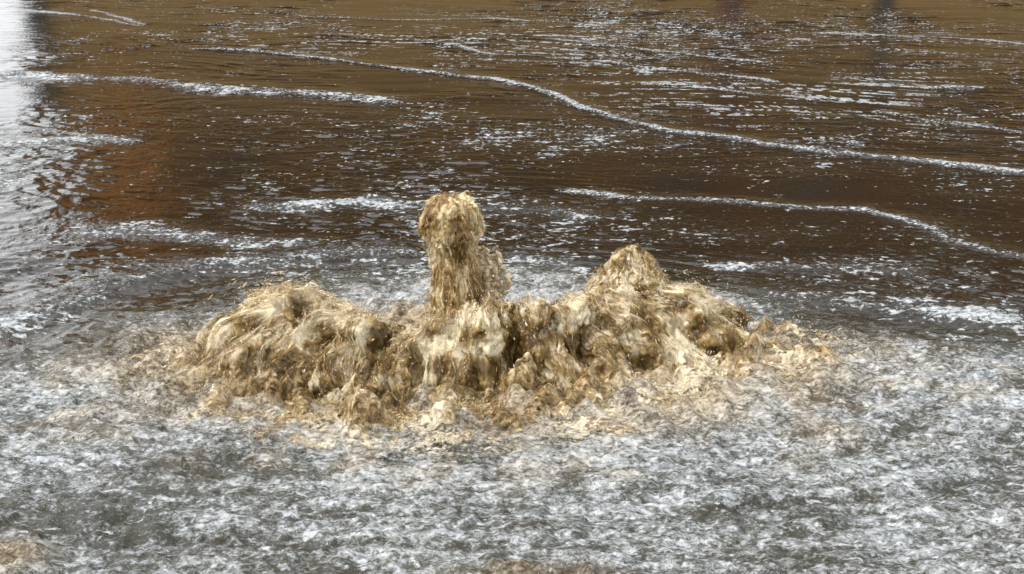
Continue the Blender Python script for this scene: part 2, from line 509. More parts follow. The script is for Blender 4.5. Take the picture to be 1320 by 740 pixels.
# churned water on the camera's side of the gush
wx = X + 0.05 * noise2(X * 4, Y * 4, 51) + 0.02 * noise2(X * 13, Y * 13, 53)
wy = Y + 0.05 * noise2(X * 4, Y * 4, 52) + 0.02 * noise2(X * 13, Y * 13, 54)
def ridged(x, y, s):
    return 1 - 2 * np.abs(noise2(x, y, s))
churn = 0.015 * noise2(wx * 3.2, wy * 3.6, 61) + 0.010 * ridged(wx * 6.5, wy * 7.5, 62) + 0.009 * noise2(wx * 14, wy * 16, 63)
churn += 0.0058 * noise2(wx * 31, wy * 34, 64) + 0.0036 * noise2(wx * 62, wy * 64, 65)
H += churn * T * near * (0.8 + 0.5 * G)
H += 0.006 * (noise2(wx * 20, wy * 24, 121) + .6 * noise2(wx * 42, wy * 48, 122)) * T * near
lumps = np.clip(ridged(wx * 5.2, wy * 5.6, 66) - 0.1, 0, 1) * 0.035 + np.clip(noise2(wx * 10, wy * 11, 67), 0, 1) * 0.07 + 0.012 * noise2(wx * 24, wy * 26, 69)
front = smooth(0.25, -0.15, dy)
H += lumps * G * near * (0.25 + 0.75 * front)
core = np.exp(-(rad / 0.55) ** 4)
H += 0.07 * core * (1 + 0.8 * noise2(X * 9, Y * 9, 68))
fz = 0.91 + 0.09 * noise2(X * .9, Y * 1.1, 71) + 0.30 * noise2(X * 2.6, Y * 2.8, 72)
foam = np.maximum(foam, T * np.clip(fz, 0.1, 1.0))
foam = np.maximum(foam, G * (1.05 + 0.25 * noise2(X * 4, Y * 4, 73)))
ang_ = np.arctan2(dx, -dy / .62)
arcs = noise2(rad * 7 + .8 * noise2(X * 2, Y * 2, 116), ang_ * 2.2, 117) + .6 * noise2(rad * 20 + .8 * noise2(X * 3, Y * 3, 118), ang_ * 5, 119)
H += 0.009 * arcs * np.maximum(T, .7 * smooth(2.4, 1.5, rad)) * near
foam += T * .18 * smooth(2.2, 1.3, rad)
foam += T * .26 * arcs * (1 - G)
foam = np.maximum(foam, 1.05 * blob(700, 362, 80, 24)); foam = np.maximum(foam, .95 * blob(490, 388, 70, 26))
foam *= near
glint_fleck_a = np.maximum(glint_fleck_a, T * (.50 + .30 * noise2(X * 2, Y * 2, 125)))  # crisp glints painted as flecks on the churned water
chop = np.maximum(chop, 0.40 * T) + 0.2 * gl * (1 - .8 * left_rip)
H *= near
mud = np.clip(G * (0.95 + 0.5 * noise2(X * 3.5, Y * 3.5, 74)), 0, 1) * (0.15 + 0.85 * front)
mud = np.maximum(mud, T * .55 * smooth(2.1, 1.2, rad) * smooth(-.15, .45, noise2(X * 7, Y * 7, 127)) * front)
mud = np.maximum(mud, T * 0.07 * np.clip(0.5 + noise2(X * 3, Y * 3, 75), 0, 1))

def grid_mesh(name, X, Y, Z):
    ny, nx = X.shape
    me = bpy.data.meshes.new(name)
    co = np.stack([X, Y, Z], -1).reshape(-1, 3).astype(np.float32)
    idx = np.arange(nx * ny, dtype=np.int32).reshape(ny, nx)
    q = np.stack([idx[:-1, :-1], idx[:-1, 1:], idx[1:, 1:], idx[1:, :-1]], -1).reshape(-1, 4)
    me.vertices.add(len(co)); me.vertices.foreach_set('co', co.ravel())
    me.loops.add(q.size); me.loops.foreach_set('vertex_index', q.ravel())
    me.polygons.add(len(q))
    me.polygons.foreach_set('loop_start', np.arange(0, q.size, 4, dtype=np.int32))
    me.update(calc_edges=True)
    me.polygons.foreach_set('use_smooth', np.ones(len(q), dtype=bool))
    return me

def fattr(me, name, v):
    a = me.attributes.new(name, 'FLOAT', 'POINT')
    a.data.foreach_set('value', np.ascontiguousarray(v, dtype=np.float32).ravel())

me = grid_mesh('water', X, Y, H)
foam_glint[:] = np.where(T > .6, foam_glint * .5, foam_glint)
fattr(me, 'foam', foam); fattr(me, 'chop', chop); fattr(me, 'mud', mud); fattr(me, 'foam_glint', foam_glint * near); fattr(me, 'glint_fleck', glint_fleck_a * near)
water = tag(link_mesh('water', me, M_WATER), 'brown flood water covering the street', kind='structure')

# ---------------------------------------------------------------- splashes: points -> liquid surface
def liquid(name, pts, radii, mat, voxel=0.006, parent=None, streak=None, airf=None, warp=1.0, strands=None):
    tmp = bpy.data.meshes.new('tmp')
    pts = np.asarray(pts, dtype=np.float32)
    tmp.vertices.add(len(pts)); tmp.vertices.foreach_set('co', pts.ravel())
    fattr(tmp, 'rad', radii)
    o = bpy.data.objects.new('tmp', tmp)
    C.objects.link(o)
    ng = bpy.data.node_groups.new('liquid', 'GeometryNodeTree')
    ng.interface.new_socket('Geometry', in_out='INPUT', socket_type='NodeSocketGeometry')
    ng.interface.new_socket('Geometry', in_out='OUTPUT', socket_type='NodeSocketGeometry')
    gi, go = ng.nodes.new('NodeGroupInput'), ng.nodes.new('NodeGroupOutput')
    na = ng.nodes.new('GeometryNodeInputNamedAttribute'); na.data_type = 'FLOAT'; na.inputs[0].default_value = 'rad'
    mp = ng.nodes.new('GeometryNodeMeshToPoints')
    pv = ng.nodes.new('GeometryNodePointsToVolume'); pv.resolution_mode = 'VOXEL_SIZE'
    vm = ng.nodes.new('GeometryNodeVolumeToMesh')
    pv.inputs['Voxel Size'].default_value = voxel
    vm.inputs['Threshold'].default_value = 0.1
    l = ng.links.new
    l(gi.outputs[0], mp.inputs['Mesh']); l(na.outputs[0], mp.inputs['Radius'])
    l(mp.outputs[0], pv.inputs['Points']); l(na.outputs[0], pv.inputs['Radius'])
    l(pv.outputs[0], vm.inputs['Volume']); l(vm.outputs[0], go.inputs[0])
    md = o.modifiers.new('liquid', 'NODES'); md.node_group = ng
    dg = bpy.context.evaluated_depsgraph_get()
    res = bpy.data.meshes.new_from_object(o.evaluated_get(dg))
    bpy.data.objects.remove(o); bpy.data.meshes.remove(tmp); bpy.data.node_groups.remove(ng)
    res.name = name
    if strands is not None:
        add_strands(res, strands)
    n = len(res.vertices)
    co = np.empty(n * 3, dtype=np.float32); res.vertices.foreach_get('co', co); co = co.reshape(-1, 3).astype(float)
    no = np.empty(n * 3, dtype=np.float32); res.vertices.foreach_get('normal', no); no = no.reshape(-1, 3).astype(float)
    sv = streak(co) if streak else co * 30
    dsp = 0.007 * noise3(sv[:, 0] * .5, sv[:, 1] * .6, sv[:, 2]) + 0.0075 * noise3(sv[:, 0], sv[:, 1], sv[:, 2]) + 0.0045 * noise3(sv[:, 0] * 2.1, sv[:, 1] * 1.8, sv[:, 2] + 9) + 0.002 * noise3(co[:, 0] * 70, co[:, 1] * 70, co[:, 2] * 70)
    wv = np.stack([noise3(co[:, 0] * 26 + 9 * k, co[:, 1] * 26, co[:, 2] * 20 + 5 * k) * 0.010 + noise3(co[:, 0] * 60 + 9 * k, co[:, 1] * 60, co[:, 2] * 45 + 5 * k) * 0.0065 + noise3(co[:, 0] * 130, co[:, 1] * 130 + 7 * k, co[:, 2] * 100) * 0.003 for k in range(3)], -1)
    av = airf(co) if airf else np.full(n, 0.5)
    veil = np.zeros(n)
    if strands is not None:
        m0 = n - strands['n']
        dsp[m0:] = 0; wv[m0:] *= 0.45
        av[m0:] = av[m0:] + strands['air']
        veil[m0:] = strands['veil']
        if strands['sv'] is None: sv[m0:] += strands['off']
        else: sv[m0:] = np.where(np.isnan(strands['sv']), sv[m0:] + strands['off'], strands['sv'])
    co2 = co + no * dsp[:, None] + wv * warp
    res.vertices.foreach_set('co', co2.astype(np.float32).ravel())
    a = res.attributes.new('streak', 'FLOAT_VECTOR', 'POINT')
    a.data.foreach_set('vector', sv.astype(np.float32).ravel())
    fattr(res, 'air', av)
    fattr(res, 'veil', veil)
    res.polygons.foreach_set('use_smooth', np.ones(len(res.polygons), dtype=bool))
    res.update()
    print(name, 'points', len(pts), 'verts', n)
    return link_mesh(name, res, mat, parent)

def make_strands(paths, radii, air, sides=5):
    """paths (N,K,3), radii (N,K): thin tapering threads of water"""
    N, K, _ = paths.shape
    tg = np.gradient(paths, axis=1)
    tg /= np.linalg.norm(tg, axis=2, keepdims=True) + 1e-9
    ref = np.tile(np.array((0.31, -0.9, 0.3)), (N, 1)) + 0.2 * rng.normal(size=(N, 3))
    b1 = np.cross(tg, ref[:, None, :]); b1 /= np.linalg.norm(b1, axis=2, keepdims=True) + 1e-9
    b2 = np.cross(tg, b1)
    a = np.linspace(0, 2 * math.pi, sides, endpoint=False)
    v = paths[:, :, None, :] + radii[:, :, None, None] * (np.cos(a)[None, None, :, None] * b1[:, :, None, :] + np.sin(a)[None, None, :, None] * b2[:, :, None, :])
    idx = np.arange(N * K * sides).reshape(N, K, sides)
    nx = np.roll(idx, -1, axis=2)
    f = np.stack([idx[:, :-1], nx[:, :-1], nx[:, 1:], idx[:, 1:]], -1).reshape(-1, 4)
    return dict(v=v.reshape(-1, 3), f=f, n=N * K * sides, sv=None, veil=np.zeros(N * K * sides),  air=np.repeat(air, K * sides), off=np.repeat(rng.random((N, 3)) * 1.2, K * sides, axis=0))

def add_strands(me, st):
    nv, nl, npoly = len(me.vertices), len(me.loops), len(me.polygons)
    co = np.empty(nv * 3, dtype=np.float32); me.vertices.foreach_get('co', co)
    li = np.empty(nl, dtype=np.int32); me.loops.foreach_get('vertex_index', li)
    ls = np.empty(npoly, dtype=np.int32); me.polygons.foreach_get('loop_start', ls)
    f = st['f'].astype(np.int32) + nv
    me.clear_geometry()
    co = np.concatenate([co, st['v'].astype(np.float32).ravel()])
    li = np.concatenate([li, f.ravel()])
    ls = np.concatenate([ls, nl + np.arange(0, f.size, 4, dtype=np.int32)])
    me.vertices.add(len(co) // 3); me.vertices.foreach_set('co', co)
    me.loops.add(len(li)); me.loops.foreach_set('vertex_index', li)
    me.polygons.add(len(ls)); me.polygons.foreach_set('loop_start', ls)
    me.update(calc_edges=True)

def make_veils(grids, veil, svs, air):
    """nested torn sheets (A,B,3) of water round the solid body"""
    V, F, A, S, L = [], [], [], [], []
    n0 = 0
    for g, l_, sv, a_ in zip(grids, veil, svs, air):
        ny, nx = g.shape[:2]
        idx = np.arange(ny * nx).reshape(ny, nx) + n0
        F.append(np.stack([idx[:-1, :-1], idx[:-1, 1:], idx[1:, 1:], idx[1:, :-1]], -1).reshape(-1, 4))
        V.append(g.reshape(-1, 3)); S.append(sv.reshape(-1, 3))
        L.append(np.full(ny * nx, l_)); A.append(np.full(ny * nx, a_))
        n0 += ny * nx
    V = np.concatenate(V)
    return dict(v=V, f=np.concatenate(F), n=len(V), sv=np.concatenate(S), veil=np.concatenate(L), air=np.concatenate(A), off=np.zeros((len(V), 3)))

def merge(a, b):
    sa = a['sv'] if a['sv'] is not None else np.full((a['n'], 3), np.nan)
    sb = b['sv'] if b['sv'] is not None else np.full((b['n'], 3), np.nan)
    return dict(v=np.concatenate([a['v'], b['v']]), f=np.concatenate([a['f'], b['f'] + a['n']]), n=a['n'] + b['n'], sv=np.concatenate([sa, sb]),
                veil=np.concatenate([a['veil'], b['veil']]), air=np.concatenate([a['air'], b['air']]), off=np.concatenate([a['off'], b['off']]))

# --- the wide crescent
land_px = [(345, 430), (302, 446), (276, 468), (273, 490), (306, 505), (340, 515), (430, 525), (530, 529), (600, 527), (680, 520), (740, 506), (800, 497), (870, 484), (930, 474), (975, 462), (972, 446), (940, 432)]
LP = poly_world(land_px)
seg = np.r_[0, np.cumsum(np.linalg.norm(np.diff(LP, axis=0), axis=1))]
seg /= seg[-1]
ring_len = 2.6
sil_x = [240, 262, 275, 290, 310, 340, 385, 420, 450, 480, 505, 545, 570, 600, 640, 700, 740, 765, 800, 850, 890, 920, 945, 960, 985]
sil_y = [478, 445, 405, 384, 372, 369, 371, 388, 402, 414, 420, 412, 396, 390, 392, 388, 384, 376, 370, 362, 366, 374, 402, 435, 462]

def arc_pos(u, s, hs=1.0, out=1.0):
    """point on the falling sheet: u along the crescent, s from vent (0) to landing (1)"""
    lx, ly = np.interp(u, seg, LP[:, 0]), np.interp(u, seg, LP[:, 1])
    sx, sy = GC[0] + 0.50 * (lx - GC[0]), GC[1] + 0.42 * (ly - GC[1])
    lx, ly = GC[0] + (lx - GC[0]) * out, GC[1] + (ly - GC[1]) * out
    cxw, cyw = sx + 0.53 * (lx - sx), sy + 0.53 * (ly - sy)
    px = cxw / cyw                      # rough photo x of the crest
    pxs = 660 + FPX * px * math.cos(R(18)) / 1.0 * 1.0 / (1 + 0) * 1.0
    # exact enough: depth along the axis at crest height
    zc = 0.25
    zdepth = cyw * math.cos(PITCH) + (CAM_H - zc) * math.sin(PITCH)
    pxs = 660 + FPX * cxw / zdepth
    yy = np.interp(pxs, sil_x, sil_y)
    el = PITCH + np.arctan((yy - 370) / FPX)
    Hc = np.clip(CAM_H - cyw * np.tan(el), 0.05, 0.6) * hs
    f = np.clip(s, 0, 1.1) ** 0.72
    x = sx + (lx - sx) * f
    y = sy + (ly - sy) * f
    z = Hc * (1 - ((s - 0.40) / 0.60) ** 2)
    return x, y, z

def lobes(u, s):
    """billows of the sheet: how far it is thrown and how high"""
    a = noise2(u * 13, s * 1.6, 81); b = noise2(u * 38, s * 2.4, 82); c = noise2(u * 80, s * 5, 83)
    d = noise2(u * 24 + .5 * noise2(u * 9, s * 3, 70), s * 1.5, 78)
    up = 0.15 * a + 0.13 * d + 0.10 * b + 0.05 * c + 0.07 * np.clip(noise2(u * 52, s * 2.2, 72) + .6 * noise2(u * 110, s * 5, 73), -.4, 1) * smooth(.85, .35, s)
    ot = 0.12 * noise2(u * 12, s * 2.6, 86) + 0.26 * (np.abs(d) * 1.4 - 0.32) + 0.10 * b + 0.04 * c
    for i_, dp in ((9, .17), (7, .09), (4, .07)):
        ot = ot - dp * np.exp(-((u - seg[i_]) / .016) ** 2) * smooth(.3, .75, s)
    return up, ot

def crescent_points():
    P, Rr = [], []
    n = 46000
    u, s = rng.random(n), 0.10 + 0.9 * rng.random(n)
    up, ot = lobes(u, s)
    x, y, z = arc_pos(u, s, 0.80 + up - 0.05 * rng.random(n), 0.955 + ot * smooth(0, .5, s) - 0.03 * rng.random(n))
    P.append(np.stack([x, y, z], -1)); Rr.append(0.010 + 0.009 * rng.random(n))
    # ragged foot
    nft = 900
    u2 = rng.random(nft)
    x, y, z = arc_pos(u2, np.full(nft, 0.97), 1.0, 1.0 + 0.07 * noise2(u2 * 30, 0.5, 85) + 0.05 * rng.normal(0, 1, nft) * rng.random(nft))
    P.append(np.stack([x, y, np.abs(rng.normal(0, .008, nft))], -1)); Rr.append(0.004 + 0.004 * rng.random(nft))
    return np.concatenate(P), np.concatenate(Rr)

def crescent_veils():
    U, S = np.meshgrid(np.linspace(0.0, 1.0, 620), np.linspace(0.06, 1.04, 110))
    up, ot = lobes(U, S)
    grids, veil, svs, air = [], [], [], []
    NV = 9
    for k in range(NV):
        q = (k + 1) / NV
        th = 0.050 * q
        w1 = noise2(U * 24, S * 5, 120 + k); w2 = noise2(U * 60, S * 11, 140 + k)
        x, y, z = arc_pos(U, S, 0.82 + up + (0.19 * q + 0.11 * w1 + 0.055 * w2) * smooth(1.0, .25, S), 0.965 + ot * smooth(0, .5, S) + 1.2 * th * smooth(.0, .5, S) + 0.030 * w1 + 0.018 * w2)
        grids.append(np.stack([x, y, z - 0.012 * q * smooth(.8, 1.0, S)], -1))
        veil.append(q)
        bend = 0.9 * noise2(U * 9, S * 3, 160 + k)
        svs.append(np.stack([U * ring_len / 0.021 + 5 * bend + 70 * k, S * 0.34 / 0.066 + 1.2 * bend + 9 * noise2(U * 20, S, 180) * .2, np.full_like(U, 13.7 * k)], -1))
        air.append(0.01 + 0.07 * q)
    return make_veils(grids, veil, svs, air)

def crescent_drops():
    """fine spray close to the sheet"""
    K = 3
    q = np.linspace(-0.5, 0.5, K)
    N = 9000
    u = rng.random(N); s0 = rng.random(N) ** 0.8 * 1.03
    up, ot = lobes(u, s0)
    clus = np.clip(0.3 + 1.5 * noise2(u * 45, s0 * 9, 89), 0, 1.8)
    fly = np.abs(rng.normal(0, 1, N)) * clus
    pts = []
    for d in (-.006, .006):
        x, y, z = arc_pos(u, s0 + d, 0.92 + up + 0.10 * fly * smooth(.95, .2, s0), 0.99 + ot * smooth(0, .5, s0) + 0.04 * fly)
        pts.append(np.stack([x, y, z], -1))
    dr = pts[1] - pts[0]; dr /= np.linalg.norm(dr, axis=1, keepdims=True)
    dr += rng.normal(0, 0.3, (N, 3)); dr /= np.linalg.norm(dr, axis=1, keepdims=True)
    L = 0.0025 + 0.005 * rng.random(N) ** 2
    path = ((pts[0] + pts[1]) / 2)[:, None, :] + dr[:, None, :] * (L[:, None] * q[None])[..., None]
    return make_strands(path, (0.0008 + 0.0013 * rng.random(N) ** 2)[:, None] * np.array((.4, 1, .4))[None], rng.normal(0.08, 0.06, N), 5)

def crescent_streak(co):
    dx_, dy_ = co[:, 0] - GC[0], (co[:, 1] - GC[1]) / 0.64
    ang = np.arctan2(dx_, -dy_)
    along = np.sqrt(dx_ ** 2 + dy_ ** 2) - 0.8 * co[:, 2]
    ang = ang + 0.10 * noise3(co[:, 0] * 7, co[:, 1] * 7, co[:, 2] * 7) + 0.03 * noise3(co[:, 0] * 22, co[:, 1] * 22, co[:, 2] * 22 + 4)
    along = along + 0.05 * noise3(co[:, 0] * 9 + 5, co[:, 1] * 9, co[:, 2] * 9)
    return np.stack([ang * 46 + 300, along * 11 + 30, co[:, 2] * 3 + 10], -1)

def crescent_air_light(co):
    hgt = smooth(0.14, 0.30, co[:, 2]) * 0.07 - 0.04 * smooth(.14, .03, co[:, 2])  # highlight on the crest and shade at the foot, painted into the tone
    n = noise3(co[:, 0] * 6, co[:, 1] * 6, co[:, 2] * 6) * 0.15 + 0.21 * noise3(co[:, 0] * 13, co[:, 1] * 15, co[:, 2] * 15)
    side = 0.05 * smooth(0.2, 0.7, np.abs(co[:, 0] - GC[0]))
    pale = 0.20 * smooth(.28, .55, noise3(co[:, 0] * 7 + 3, co[:, 1] * 7, co[:, 2] * 9 + 2)) - 0.10 * smooth(.2, .5, noise3(co[:, 0] * 9 + 13, co[:, 1] * 9, co[:, 2] * 7 + 8))  # pale highlights painted in as lighter patches, with darker ones between
    return 0.43 + n + side + hgt + pale

P, Rr = crescent_points()
surge = liquid('water_surge', P, Rr, M_SURGE, 0.0055, None, crescent_streak, crescent_air_light, 0.7, merge(crescent_drops(), crescent_veils()))
tag(surge, 'wide crescent wall of churning muddy brown water bursting out of the flooded street', 'water surge')

# --- the tall jet behind it
JY = 4.32
def jet_points():
    P, Rr = [], []
    prof_py = np.array([256, 262, 275, 295, 312, 330, 350, 375, 400, 430])
    prof_l = np.array([563, 551, 547, 546, 552, 556, 557, 555, 552, 550])
    prof_r = np.array([598, 611, 615, 616, 614, 614, 617, 623, 630, 636])
    def col(q, a, k):     # q = photo y along the column, a angle, k radius share
        l, r_ = np.interp(q, prof_py, prof_l), np.interp(q, prof_py, prof_r)
        c0 = np.array([at_depth(float(m), float(v), JY) for m, v in zip((l + r_) / 2, q)])
        c1 = np.array([at_depth(float(m), float(v), JY) for m, v in zip(r_, q)])
        rr = (c1[:, 0] - c0[:, 0]) * k
        out = c0.copy()
        out[:, 0] += rr * np.cos(a); out[:, 1] += rr * np.sin(a)
        return out
    n = 5200
    q = 262 + 170 * rng.random(n); a = rng.random(n) * 2 * math.pi
    k = 0.60 * np.sqrt(rng.random(n)) + 0.10 * noise2(np.cos(a) * 2 + 7, q * .03, 91)
    P.append(col(q, a, k)); Rr.append(0.010 + 0.010 * rng.random(n))
    # cap: sheets folding over and falling back
    nc = 420
    a1 = rng.random(nc) * 2 * math.pi; v = 0.35 + 0.65 * rng.random(nc)
    top = at_depth(581, 262, JY)
    for i in range(12):
        t = i / 11 * (0.4 + 0.6 * v)
        rad_ = 0.016 + 0.072 * t ** 0.7
        z = top[2] - 0.008 + 0.022 * np.sin(np.pi * t * 0.7) - 0.10 * t ** 2.2 + 0.014 * noise2(np.cos(a1) * 3, np.sin(a1) * 3, 95)
        P.append(np.stack([top[0] + rad_ * np.cos(a1), top[1] + rad_ * np.sin(a1), z], -1))
        Rr.append(np.full(nc, 0.0085) + 0.005 * rng.random(nc))
    # torn veils round the column, running up and folding over the cap
    grids, veil, svs, air = [], [], [], []
    NV = 6
    TH, QQ = np.meshgrid(np.linspace(0, 2 * math.pi, 90), np.linspace(264, 436, 80))
    for k in range(NV):
        q = (k + 1) / NV
        cx_, sx_ = np.cos(TH), np.sin(TH)
        kk = 0.82 + 0.32 * q + 0.24 * noise2(cx_ * 2 + 5 + 9 * k, sx_ * 2 + QQ * .035, 92) + 0.16 * noise2(cx_ * 5 + 9 * k, sx_ * 5 + QQ * .06, 93)
        grids.append(col(QQ.ravel(), TH.ravel(), kk.ravel()).reshape(80, 90, 3))
        veil.append(q); air.append(0.01 + .05 * q)
        svs.append(np.stack([cx_ * 6 + 60 * k + 30, sx_ * 6 + 30, QQ * 0.055 + 1.2 * noise2(cx_ * 3, sx_ * 3 + QQ * .02, 94)], -1))
    TH, TT = np.meshgrid(np.linspace(0, 2 * math.pi, 90), np.linspace(0.0, 1.1, 50))
    for k in range(NV):
        q = (k + 1) / NV
        cx_, sx_ = np.cos(TH), np.sin(TH)
        wv_ = noise2(cx_ * 2.5 + 7 * k, sx_ * 2.5 + TT * 2, 96) + .6 * noise2(cx_ * 6 + 7 * k, sx_ * 6 + TT * 4, 97)
        R1 = (0.008 + 0.075 * TT ** 0.7) * (1.0 + 0.20 * q + 0.20 * wv_)
        z = top[2] - 0.004 + 0.022 * np.sin(np.pi * TT * 0.7) - 0.105 * TT ** 2.2 + 0.024 * q + 0.016 * wv_ + 0.016 * noise2(cx_ * 3, sx_ * 3, 95)
        grids.append(np.stack([top[0] + R1 * cx_, top[1] + R1 * sx_, z], -1))
        veil.append(q); air.append(0.03 + .05 * q)
        svs.append(np.stack([cx_ * 5.5 + 60 * k + 30, sx_ * 5.5 + 30, TT * 1.9 + 9 * k], -1))
    st = make_veils(grids, veil, svs, air)
    N = 900
    a1 = rng.random(N) * 6.283; Q1 = 258 + 175 * rng.random(N)
    p0 = col(np.maximum(Q1, 266), a1, 0.9 + 0.28 * np.abs(rng.normal(size=N)))
    p0[:, 2] += np.maximum(0, 266 - Q1) * 0.003
    L = 0.003 + 0.005 * rng.random(N) ** 2
    pth = p0[:, None, :] + (np.array((0, 0, 1.0)) + rng.normal(0, .3, (N, 3)))[:, None, :] * (L[:, None] * np.linspace(-.5, .5, 3)[None])[..., None]
    st = merge(make_strands(pth, (0.0006 + 0.0016 * rng.random(N) ** 2.5)[:, None] * np.array((.3, 1, .3))[None], rng.normal(.04, .05, N), 4), st)
    return np.concatenate(P), np.concatenate(Rr), st

def up_streak(co):
    k = 0.012 * noise3(co[:, 0] * 16, co[:, 1] * 16, co[:, 2] * 14)
    return np.stack([(co[:, 0] + k) * 62, (co[:, 1] + k) * 62, co[:, 2] * 16 + k * 60], -1)

P, Rr, ST = jet_points()
def jet_air(co):
    return 0.47 + 0.24 * noise3(co[:, 0] * 14, co[:, 1] * 14, co[:, 2] * 9)
jet = liquid('water_jet', P, Rr, M_JET, 0.005, None, up_streak, jet_air, 0.8, ST)
tag(jet, 'tall narrow column of muddy water with a rounded top rising behind the surge', 'water jet')
# paler stream falling off its right side
P, Rr = [], []
for i in range(130):
    a = rng.random(); x0 = 628 + 9 * rng.normal() * .7; y0 = 318 + 70 * rng.random(); ln = 14 + 26 * rng.random()
    for j in range(9):
        t = j / 8
        p = at_depth(x0 + 8 * (y0 + ln * t - 318) / 80, y0 + ln * t, JY + 0.05 + 0.02 * a)
        P.append(p + rng.normal(0, .003, 3)); Rr.append((.004 + .006 * a) * (.6 + 1.6 * t * (1 - t)))
side = liquid('falling_stream', P, np.array(Rr), M_FOAM, 0.005, None, up_streak, lambda co: np.full(len(co), 0.62))
side.parent = jet
side['label'] = 'pale frothy stream falling off the jet'

# --- the short pointed spout at the right
SY = 4.34
P, Rr = [], []
for i in range(900):
    a = rng.random() * 6.28
    q = 326 + 84 * rng.random() ** 0.9
    half = np.interp(q, [322, 330, 345, 360, 385, 412], [6, 17, 30, 44, 58, 66])
    cx = np.interp(q, [322, 345, 370, 412], [815, 812, 812, 815])
    k = rng.random() ** .5 * (0.9 + 0.25 * rng.normal() * .4)
    ln = 6 + 14 * rng.random()
    r0 = 0.006 + 0.008 * rng.random()
    for j in range(6):
        t = j / 5
        qq = q + ln * (t - .5)
        p = at_depth(cx + half * k * math.cos(a) * (1 + .1 * t), qq, SY)
        p[1] += 0.10 * k * math.sin(a) * half / 50
        P.append(p); Rr.append(r0 * (.6 + 1.6 * t * (1 - t)))
for (qx, qy) in ((806, 324), (820, 322), (829, 328), (790, 338), (838, 342), (772, 360), (783, 350)):
    for j in range(8):
        t = j / 7
        P.append(at_depth(qx + 2 * t, qy + 16 * t, SY)); Rr.append(.004 + .006 * t)
grids, veil, svs, air = [], [], [], []
TH, QQ = np.meshgrid(np.linspace(0, 2 * math.pi, 80), np.linspace(321, 412, 60))
for k in range(6):
    q = (k + 1) / 6
    cx_, sx_ = np.cos(TH), np.sin(TH)
    hf = np.interp(QQ, [318, 322, 330, 345, 360, 385, 412], [3, 7, 17, 30, 44, 58, 66])
    hf = hf * (0.86 + 0.26 * q + 0.22 * noise2(cx_ * 2 + 8 * k, sx_ * 2 + QQ * .04, 111) + .14 * noise2(cx_ * 5 + 8 * k, sx_ * 5 + QQ * .08, 112))
    zl = SY * math.cos(PITCH) + (CAM_H - .25) * math.sin(PITCH)
    base = np.array([at_depth(813, float(v), SY) for v in QQ[:, 0]])
    g = np.repeat(base[:, None, :], 80, axis=1)
    g[..., 0] += hf * cx_ * zl / FPX
    g[..., 1] += hf * sx_ * zl / FPX * .8
    g[..., 2] += 0.012 * q + 0.02 * noise2(cx_ * 3 + k, sx_ * 3, 113)
    grids.append(g); veil.append(q); air.append(.01 + .06 * q)
    svs.append(np.stack([cx_ * 6 + 60 * k + 30, sx_ * 6 + 30, QQ * .055], -1))
ST = make_veils(grids, veil, svs, air)
spout = liquid('water_spout', P, np.array(Rr), M_SURGE, 0.006, None, up_streak, lambda co: 0.47 + 0.22 * noise3(co[:, 0] * 14, co[:, 1] * 14, co[:, 2] * 10), 1.0, ST)
tag(spout, 'short pointed peak of tan water rising behind the right end of the surge', 'water spout')

# --- frothy splash apron thrown out in front of the surge
P, Rr = [], []
pa, ra, aa = [], [], []
for i in range(420):
    u = rng.random(); o = 1.0 + abs(rng.normal(0, 0.2))
    lx, ly = np.interp(u, seg, LP[:, 0]), np.interp(u, seg, LP[:, 1])
    x, y = GC[0] + (lx - GC[0]) * o, GC[1] + (ly - GC[1]) * o
    for t_ in range(5):
        P.append((x + (t_ - 2) * .005, y + rng.normal() * .002, -0.05)); Rr.append(0.0045)
UU, OO = np.meshgrid(np.linspace(0, 1, 560), np.linspace(0.90, 1.75, 150))
LX, LY = np.interp(UU, seg, LP[:, 0]), np.interp(UU, seg, LP[:, 1])
DX, DY = LX - GC[0], LY - GC[1]
DL = np.sqrt(DX * DX + DY * DY)
AX, AY = LX + DX / DL * (OO - 1) * .55, LY + DY / DL * (OO - 1) * .55
AX = AX + .02 * noise2(AX * 9, AY * 9, 171); AY = AY + .02 * noise2(AX * 9, AY * 9, 172)
reach = OO + .16 * noise2(AX * 3, AY * 3, 173) + .12 * noise2(AX * 8, AY * 8, 174)
lump = np.clip(noise2(AX * 8, AY * 9, 175) + .55 * noise2(AX * 19, AY * 21, 176), 0, 1.3)
gr, vl, sv_, ar = [], [], [], []
for k in range(6):
    q = (k + 1) / 6
    zz = 0.010 + (0.105 * lump * (0.35 + 0.8 * q) + 0.012 * q + 0.012 * noise2(AX * 40 + 5 * k, AY * 40, 177)) * smooth(1.8, 1.05, OO)
    gr.append(np.stack([AX + .008 * noise2(AX * 30, AY * 30, 190 + k), AY, zz], -1))
    vl.append((0.0 + 0.45 * q + 0.45 * smooth(.40, .80, -DX) + 1.25 * smooth(1.10, 1.85, reach - .12 * smooth(.3, .8, DX)) - 0.45 * lump).clip(.02, 3))
    sv_.append(np.stack([AX * 44 + 31 * k, AY * 48 + 20, zz * 30 + 7 * k], -1)); ar.append(0.10 * smooth(1.0, 1.4, OO) - .05 + .10 * noise2(AX * 6, AY * 6, 178))
apron_v = make_veils(gr, [0] * 6, sv_, [0] * 6)
apron_v['veil'] = np.concatenate([v.ravel() for v in vl]); apron_v['air'] = np.concatenate([a.ravel() for a in ar])
